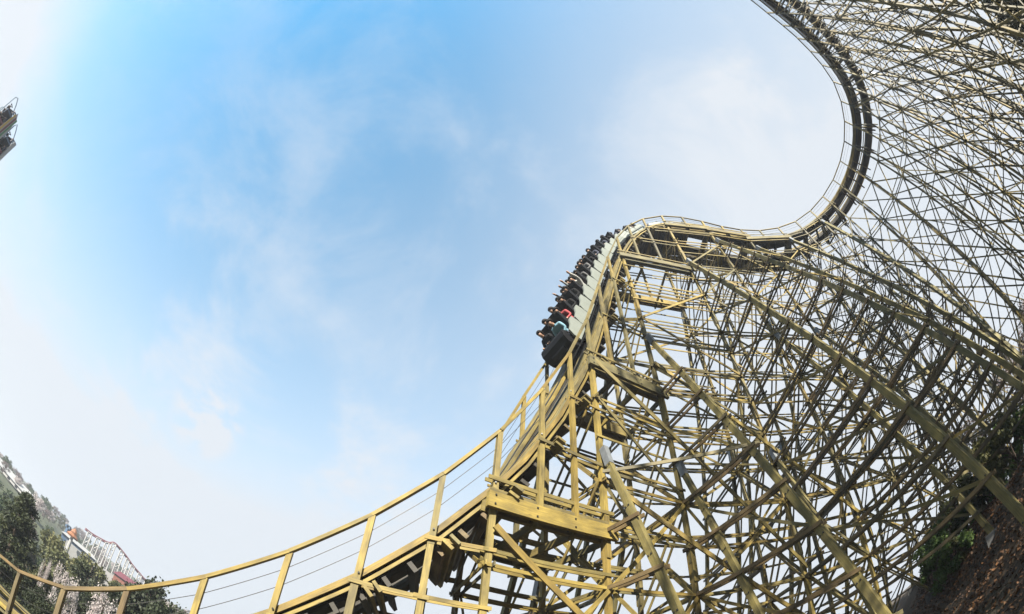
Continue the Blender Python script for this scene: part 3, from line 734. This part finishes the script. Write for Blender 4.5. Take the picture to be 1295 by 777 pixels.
tree_px('pine', 'pine_near', 36, 634, 24, 'tall dark evergreen rising behind the curved timber handrail', nleaf=15000, leaf=.085, wscale=1.15)
tree_px('pine', 'pine_near', 8, 668, 26, 'dark evergreen behind the tallest evergreen, partly cut by the picture edge', wscale=1.1)
tree_px('pine', 'pine_b', 106, 716, 31, 'small dark evergreen between the pale blossom trees', nleaf=9000, leaf=.09)
tree_px('round', 'round_near', 200, 742, 25, 'rounded dark green tree just beyond the handrail posts', nleaf=14000, leaf=.085, crown='pine_leaf', wscale=.9)
tree_px('blossom', 'bl_a', 87, 724, 22, 'white cherry tree in bloom beside the small evergreen', nleaf=5000, leaf=.075, wscale=.36)
tree_px('blossom', 'bl_b', 138, 752, 19, 'white cherry tree in bloom low behind the handrail', nleaf=5000, leaf=.075, wscale=.5)
tree_px('blossom', 'bl_a', 62, 710, 23, 'white cherry tree in bloom at the foot of the tall evergreen', wscale=.16)
tree_px('pine', 'pine_b', 62, 728, 24, 'dark evergreen filling the gap below the tallest evergreen', wscale=1.0)
tree_px('pine', 'pine_b', 116, 752, 26, 'low dark evergreen under the bloom, behind the handrail', wscale=1.0)
tree_px('round', 'round_near', 60, 752, 19, 'low dark green tree below the handrail', crown='pine_leaf', wscale=.8)
tree_px('round', 'round_near', 160, 748, 30, 'dark green tree beside the rounded tree', crown='green_leaf', wscale=.6)
tree_px('shrub', 'olive_a', 72, 682, 48, 'rounded olive-green shrub on the far slope', nleaf=7000, leaf=.1, wscale=.9)
tree_px('shrub', 'olive_a', 118, 712, 44, 'olive-green shrub below the far white coaster', wscale=.9)
tree_px('shrub', 'olive_a', 20, 690, 34, 'olive shrub half hidden behind the dark evergreens', wscale=.8)
tree_px('shrub', 'olive_a', 150, 738, 50, 'low olive shrub at the foot of the far white coaster', wscale=.9)
fl = {'blossom': 'distant cherry tree in pale bloom on the far slope', 'round': 'distant green tree on the far slope', 'bare': 'distant leafless pinkish-grey tree on the far skyline', 'shrub': 'distant yellow-green tree on the far slope'}
for k in range(240):
    az = -66 + 36 * random.random(); D = 46 + 270 * random.random() ** 1.5
    if 66 < D < 132 and -53 < az < -38: continue
    kd = random.choices(['blossom', 'round', 'bare', 'shrub'], [3, 3, 4, 3])[0] if D < 200 else random.choices(['bare', 'round', 'blossom'], [5, 2, 2])[0]
    q = polar(az, D); sc_ = random.uniform(.55, 1.05) * (1 if kd != 'shrub' else .8); wd_ = 'tall ' if sc_ > .88 else ('low ' if sc_ < .68 else 'middling ')
    tree(kd, 'far_' + kd, q.x, q.y, sc_, wd_ + fl[kd], 'trees on the far slope', h=6.0, nleaf=1500, leaf=.2)
# right bank
tree('round', 'bank_tree', 25.0, -14.5, 1.35, 'large dark tree on the bank above the turn supports', h=8.0, nleaf=16000, leaf=.13, crown='pine_leaf')
for k, (x, y) in enumerate([(33, 4.5), (36, 9), (31, 13), (40, 1)]):
    tree('bare', 'bare_bank', x, y, random.uniform(1.0, 1.3), 'bare pinkish tree uphill behind the turn supports', 'bare trees uphill behind the turn', h=7.0, nleaf=5000, leaf=.11)
for k in range(22):
    a_ = random.uniform(54, 80); D = random.uniform(16, 32); q = polar(a_, D)
    tree('shrub', 'bush_r', q.x, q.y, random.uniform(.28, .5), 'small spring-green bush among the coaster footings', 'spring-green bushes among the footings', h=5.0, nleaf=3500, leaf=.13, crown='fresh_leaf' if k % 3 else 'olive_leaf')

# fallen leaves on the bank
M['dead_leaf'] = leaf_mat('dead_leaves', [(.025, .011, .005), (.05, .022, .007), (.12, .05, .012), (.06, .036, .018)], .1)
mb = MB()
for _ in range(34000):
    x = random.uniform(5, 21); y = random.uniform(-3, 15); g = ground_h(x, y) + random.uniform(.0, .05)
    a = Vector((random.gauss(0, 1), random.gauss(0, 1), random.gauss(.15, .5))).normalized(); b_ = a.cross(Vector((random.gauss(0, .5), random.gauss(0, .5), 1))).normalized(); s1 = random.uniform(.035, .09)
    p = Vector((x, y, g + .01)); mb.add([p - a * s1, p + b_ * s1 * .6, p + a * s1, p - b_ * s1 * .6], [(0, 1, 2, 3)], None, random.random())
mb.obj('fallen_leaves', M['dead_leaf'], None, kind='stuff', label='orange and brown fallen leaves covering the bank', category='leaves')

# ------------------------------------------------------------------ far park: white steel coaster with red track, rides, roofs
M['white_paint'] = plain('white_paint', (.22, .22, .22), .5, 0, .06)
M['red_paint'] = plain('red_paint', (.10, .022, .028), .5, 0, .1)
M['blue_paint'] = plain('blue_paint', (.03, .06, .11), .6, 0, .15)
M['teal_paint'] = plain('teal_paint', (.03, .14, .16), .5, 0, .15)
M['orange_paint'] = plain('orange_paint', (.16, .06, .02), .6, 0, .1)
M['yellow_paint'] = plain('yellow_paint', (.3, .2, .03), .5, 0, .1)
M['green_paint'] = plain('green_paint', (.04, .12, .05), .5, 0, .1)
M['grey_roof'] = plain('grey_roof', (.14, .14, .145), .7, 0, .15)
M['brick'] = plain('brick_red_wall', (.14, .05, .035), .9, 0, .2, 14)
fc = thing('steel_coaster', 'distant small coaster with red track on white lattice towers', 'roller coaster')
FD = 112.0
fpts = [(108, 668, 0), (116, 674.5, 0), (127, 681, 0), (137, 686, 0), (145, 686.5, 0), (155, 697, 0), (162, 706, 0), (167.5, 714, 0), (176, 724, 0), (184, 733, 0), (196, 741, 0), (208, 748, 0)]
tp = [at(px, py, FD) for px, py, _ in fpts]
sm = [catmull(tp, s_) for s_ in np.linspace(0, len(tp) - 1, 50)]
for o_ in (-.5, .5):
    mb = MB(); mb.tube([p + Vector((p.x, p.y, 0)).normalized() * o_ for p in sm], .13, 6); mb.obj('rail', M['red_paint'], fc, True)
mb = MB(); mb.tube([p - Z * .35 for p in sm], .2, 6); mb.obj('track_spine', M['red_paint'], fc, True)
for s_ in np.arange(.6, len(tp) - 2.2, 1.05):
    p = catmull(tp, s_); q = catmull(tp, s_ + .5); rd = Vector((p.x, p.y, 0)).normalized() * 1.1
    mb = MB(); g0 = ground_h(p.x, p.y) - .3; legs = []
    for b_ in (p, q):
        for e in (-1, 1): a0 = b_ + rd * e * .6; legs.append((Vector((a0.x, a0.y, g0)) + rd * e * .5, a0 - Z * .3)); mb.tube(legs[-1], .16, 6)
    nlev = max(2, int((p.z - g0) / 1.7))
    for i_, (la, lb) in enumerate(((0, 1), (2, 3), (0, 2), (1, 3))):
        for k in range(nlev):
            f0, f1 = k / nlev, (k + 1) / nlev
            A0 = legs[la][0].lerp(legs[la][1], f0); B1 = legs[lb][0].lerp(legs[lb][1], f1); B0 = legs[lb][0].lerp(legs[lb][1], f0); A1 = legs[la][0].lerp(legs[la][1], f1)
            mb.tube([A1, B1], .1, 4); mb.tube([A0, B1] if k % 2 else [B0, A1], .09, 4)
    mb.obj('support_tower', M['white_paint'], fc)
# pale boundary wall along the coaster's foot
mb = MB(); wpts = [at(px, py, FD - 9) for px, py in ((84, 684), (100, 698), (120, 712), (140, 727), (160, 740), (180, 752))]
for a, b_ in zip(wpts[:-1], wpts[1:]):
    a = a.copy(); b_ = b_.copy(); ga = min(ground_h(a.x, a.y), ground_h(b_.x, b_.y)); mb.box((a.x, a.y, (ga + a.z) / 2), (b_.x, b_.y, (ga + b_.z) / 2), .3, abs(a.z - ga) + .6)
mb.obj('boundary_wall', M['white_paint'], None, label='long low white wall along the foot of the distant coaster', category='wall')
def building(name, label, px, py, D, wd, dp, ht, wall, roof, cat='building', turn=0.0):
    q = at(px, py, D); g = ground_h(q.x, q.y); zt_ = max(q.z, g + 1.5); o = thing(name, label, cat, None, (q.x, q.y, g)); o.rotation_euler.z = rad(turn); hw = max(1.0, zt_ - g - ht * .4)
    mb = MB(); mb.box((-wd / 2, 0, hw / 2), (wd / 2, 0, hw / 2), dp, hw); mb.obj('wall', M[wall], o)
    mb = MB(); e = .4; h0, h1 = hw, hw + ht * .4
    mb.add([(-wd / 2 - e, -dp / 2 - e, h0), (wd / 2 + e, -dp / 2 - e, h0), (wd / 2 + e, dp / 2 + e, h0), (-wd / 2 - e, dp / 2 + e, h0), (-wd / 2 + 1, 0, h1 + .2), (wd / 2 - 1, 0, h1 + .2)], [(0, 1, 5, 4), (2, 3, 4, 5), (1, 2, 5), (3, 0, 4), (3, 2, 1, 0)]); mb.obj('roof', M[roof], o)
    for k in range(max(2, int(wd / 3))):
        x = -wd / 2 + (k + .5) * wd / max(2, int(wd / 3)); mb = MB(); mb.box((x - .5, -dp / 2 - .04, hw * .55), (x + .5, -dp / 2 - .04, hw * .55), .06, 1.0); w_o = mb.obj('window', M['charcoal'], o)
        mb = MB(); mb.box((x - .6, -dp / 2 - .06, hw * .55 - .58), (x + .6, -dp / 2 - .06, hw * .55 - .58), .16, .1); mb.obj('sill', M['white_paint'], w_o)
    return o
building('pavilion', 'long white-roofed hall on the far ridge', 6, 594, 140, 26, 10, 4, 'white_paint', 'white_paint', turn=35)
building('ticket_hall', 'brick-red low building beside the end of the distant coaster', 172, 738, 104, 10, 6, 2.6, 'brick', 'red_paint', turn=42)
building('game_booth', 'long blue and white booth at the head of the distant coaster', 101, 689, 106, 9, 4, 1.4, 'blue_paint', 'white_paint', cat='booth', turn=48)
building('teal_kiosk', 'teal kiosk near the olive shrub on the slope', 2, 652, 70, 5, 4, 1.6, 'teal_paint', 'teal_paint', cat='kiosk', turn=30)
# orange and blue ride tower
q = at(95, 671, 100); g = ground_h(q.x, q.y); o = thing('ride_tower', 'small tower ride with orange gondola beside the blue booth', 'ride', None, (q.x, q.y, g)); hh = q.z - g
mb = MB(); mb.tube([(0, 0, 0), (0, 0, hh)], [.5, .3], 8); mb.obj('mast', M['white_paint'], o)
mb = MB(); mb.tube([(0, 0, hh * .72), (0, 0, hh * .78), (0, 0, hh * .9)], [1.3, 1.5, .6], 10); mb.obj('gondola', M['orange_paint'], o)
mb = MB(); mb.tube([(0, 0, hh * .9), (0, 0, hh * 1.0), (0, 0, hh * 1.06)], [.9, .5, .1], 10); mb.obj('canopy', M['orange_paint'], o)
q = at(88, 665, 118); g = ground_h(q.x, q.y); o = thing('slide_tower', 'slim blue tower rising above the far trees', 'tower', None, (q.x, q.y, g)); hh = q.z - g
mb = MB(); mb.box((0, 0, 0), (0, 0, hh), .9, .9, (1, 0, 0)); mb.obj('mast', M['blue_paint'], o)
mb = MB(); mb.box((-1.1, 0, hh - .6), (1.1, 0, hh - .6), .9, .7); mb.obj('cabin', M['blue_paint'], o)

# ------------------------------------------------------------------ swinging gondola ride at the left
RD = 34.0
tip = at(16, 150, RD); inn = at(-26, 186, RD - 1.0); axis = (inn - tip).normalized(); side_ = axis.cross(Vector((tip.x, tip.y, 0)).normalized()).normalized()
if side_.dot(upv) < 0: side_ = -side_
dep = axis.cross(side_).normalized()
M['frame_blue'] = plain('pale_blue_frame', (.10, .15, .2), .5, 0, .1)
ride = thing('swing_ride', 'colourful two-tier ride gondola swung high into the sky on a grey arm', 'ride')
L_ = (inn - tip).length * 2.2
def loc(a, b, c_): return tip + axis * a + side_ * b + dep * c_
mb = MB(); prof = [(0.1, .1), (.5, -.3), (1.4, -.55), (L_, -.8), (L_, .15), (1.0, .2)]
vs = [loc(a, b, -1.1) for a, b in prof] + [loc(a, b, 1.1) for a, b in prof]; n_ = len(prof)
mb.add(vs, [tuple(range(n_))[::-1], tuple(range(n_, 2 * n_))] + [(i, (i + 1) % n_, n_ + (i + 1) % n_, n_ + i) for i in range(n_)]); hull = mb.obj('hull', M['white_paint'], ride)
for k, (o1, mt) in enumerate(((.12, 'yellow_paint'), (-.12, 'red_paint'), (-.32, 'green_paint'))):
    for e in (-1.13, 1.13):
        mb = MB(); mb.box(loc(.45, o1, e), loc(L_, o1 - .15, e), .05, .15, side_); mb.obj('stripe', M[mt], hull)
loc0 = loc
for tier in range(2):
  if tier:
    def loc(a, b, c_): return loc0(a + .75, b - 1.75, c_)
    mb = MB(); mb.box(loc(.3, .02, 0), loc(L_, -.12, 0), 2.2, .3, side_); mb.obj('lower_deck', M['white_paint'], ride)
    mb = MB(); mb.box(loc(.5, -.05, 1.13), loc(L_, -.2, 1.13), .05, .16, side_); mb.obj('stripe', M['teal_paint'], ride)
  for k in range(2 + tier):
      a0 = .55 + k * 1.0
      mb = MB(); mb.box(loc(a0 + .3, .2, 0), loc(a0 + .45, .95, 0), 2.0, .14, axis); mb.obj('seat_back', M['red_paint' if k % 2 else 'blue_paint'], ride)
      for e in (-.75, -.05, .65):
          mb = MB(); mb.tube([loc(a0 + .3, .85, e - .2), loc(a0 - .05, 1.1, e - .2), loc(a0 - .2, .8, e), loc(a0 - .05, 1.1, e + .2), loc(a0 + .3, .85, e + .2)], .035, 6); mb.obj('shoulder_bar', M['charcoal'], ride)
          ro = bpy.data.objects.new('person', RID['lap']); link(ro); mm = Matrix.Identity(4); fx, fy, fz = -axis, side_.cross(-axis), side_
          for j in range(3): mm[j][0] = fx[j]; mm[j][1] = fy[j]; mm[j][2] = fz[j]
          pz = loc(a0 + .15, .32, e)
          for j in range(3): mm[j][3] = pz[j]
          ro.matrix_world = mm; cl = ['black jacket', 'navy coat', 'brown coat', 'red jacket'][(k * 3 + int(e * 10)) % 4]
          ro.material_slots[1].link = 'OBJECT'; ro.material_slots[1].material = SH[cl]
          ro['label'] = f'rider in {cl} strapped into the high swinging gondola'; ro['category'] = 'person'; ro['group'] = 'riders in the swinging gondola'
          link(bpy.data.objects.new('hair', HAIR[k % 2]), ro).location = (.022, 0, .70)

loc = loc0
for e in (-1.1, 1.1):
    mb = MB(); mb.tube([loc(.9, .2, e), loc(.2, .75, e), loc(-.15, 1.15, e), loc(.1, 1.35, e), loc(1.5, 1.25, e), loc(L_, 1.1, e)], .045, 6); mb.obj('guard_rail', M['frame_blue'], ride)
    mb = MB(); mb.tube([loc(1.5, -1.6, e), loc(.75, -.95, e), loc(.45, -.6, e), loc(.8, -.5, e), loc(2.2, -.62, e)], .045, 6); mb.obj('bumper_rail', M['frame_blue'], ride)
base = polar(-97, 36); base.z = ground_h(base.x, base.y); hub_ = polar(-100, 37, 5.0)
mb = MB(); mb.tube([loc(L_ * .8, -.6, 0), hub_], [.35, .5], 10); mb.obj('arm', M['steel'], ride)
for dx, dy in ((-3, -3), (3, -3), (-3, 3), (3, 3)):
    x, y = hub_.x + dx, hub_.y + dy; mb = MB(); mb.tube([(x, y, ground_h(x, y) - .2), hub_], .28, 8); mb.obj('support_leg', M['steel'], ride)

# ------------------------------------------------------------------ spring haze
hz = bpy.data.meshes.new('haze'); X_ = 2560.0
hz.from_pydata([(x, y, z) for z in (-30.0, 36.5) for x, y in ((-X_, -X_), (X_, -X_), (X_, X_), (-X_, X_))], [], [(3, 2, 1, 0), (4, 5, 6, 7), (0, 1, 5, 4), (1, 2, 6, 5), (2, 3, 7, 6), (3, 0, 4, 7)])
hm = bpy.data.materials.new('haze_air'); hm.use_nodes = True; t_ = hm.node_tree; t_.nodes.clear(); o_ = t_.nodes.new('ShaderNodeOutputMaterial'); v_ = t_.nodes.new('ShaderNodeVolumePrincipled')
v_.inputs['Color'].default_value = (.6, .65, .73, 1); v_.inputs['Density'].default_value = .0013; v_.inputs['Anisotropy'].default_value = .2; t_.links.new(v_.outputs[0], o_.inputs['Volume'])
hz.materials.append(hm); link(bpy.data.objects.new('haze', hz), kind='stuff', label='thin pale haze in the spring air', category='haze')
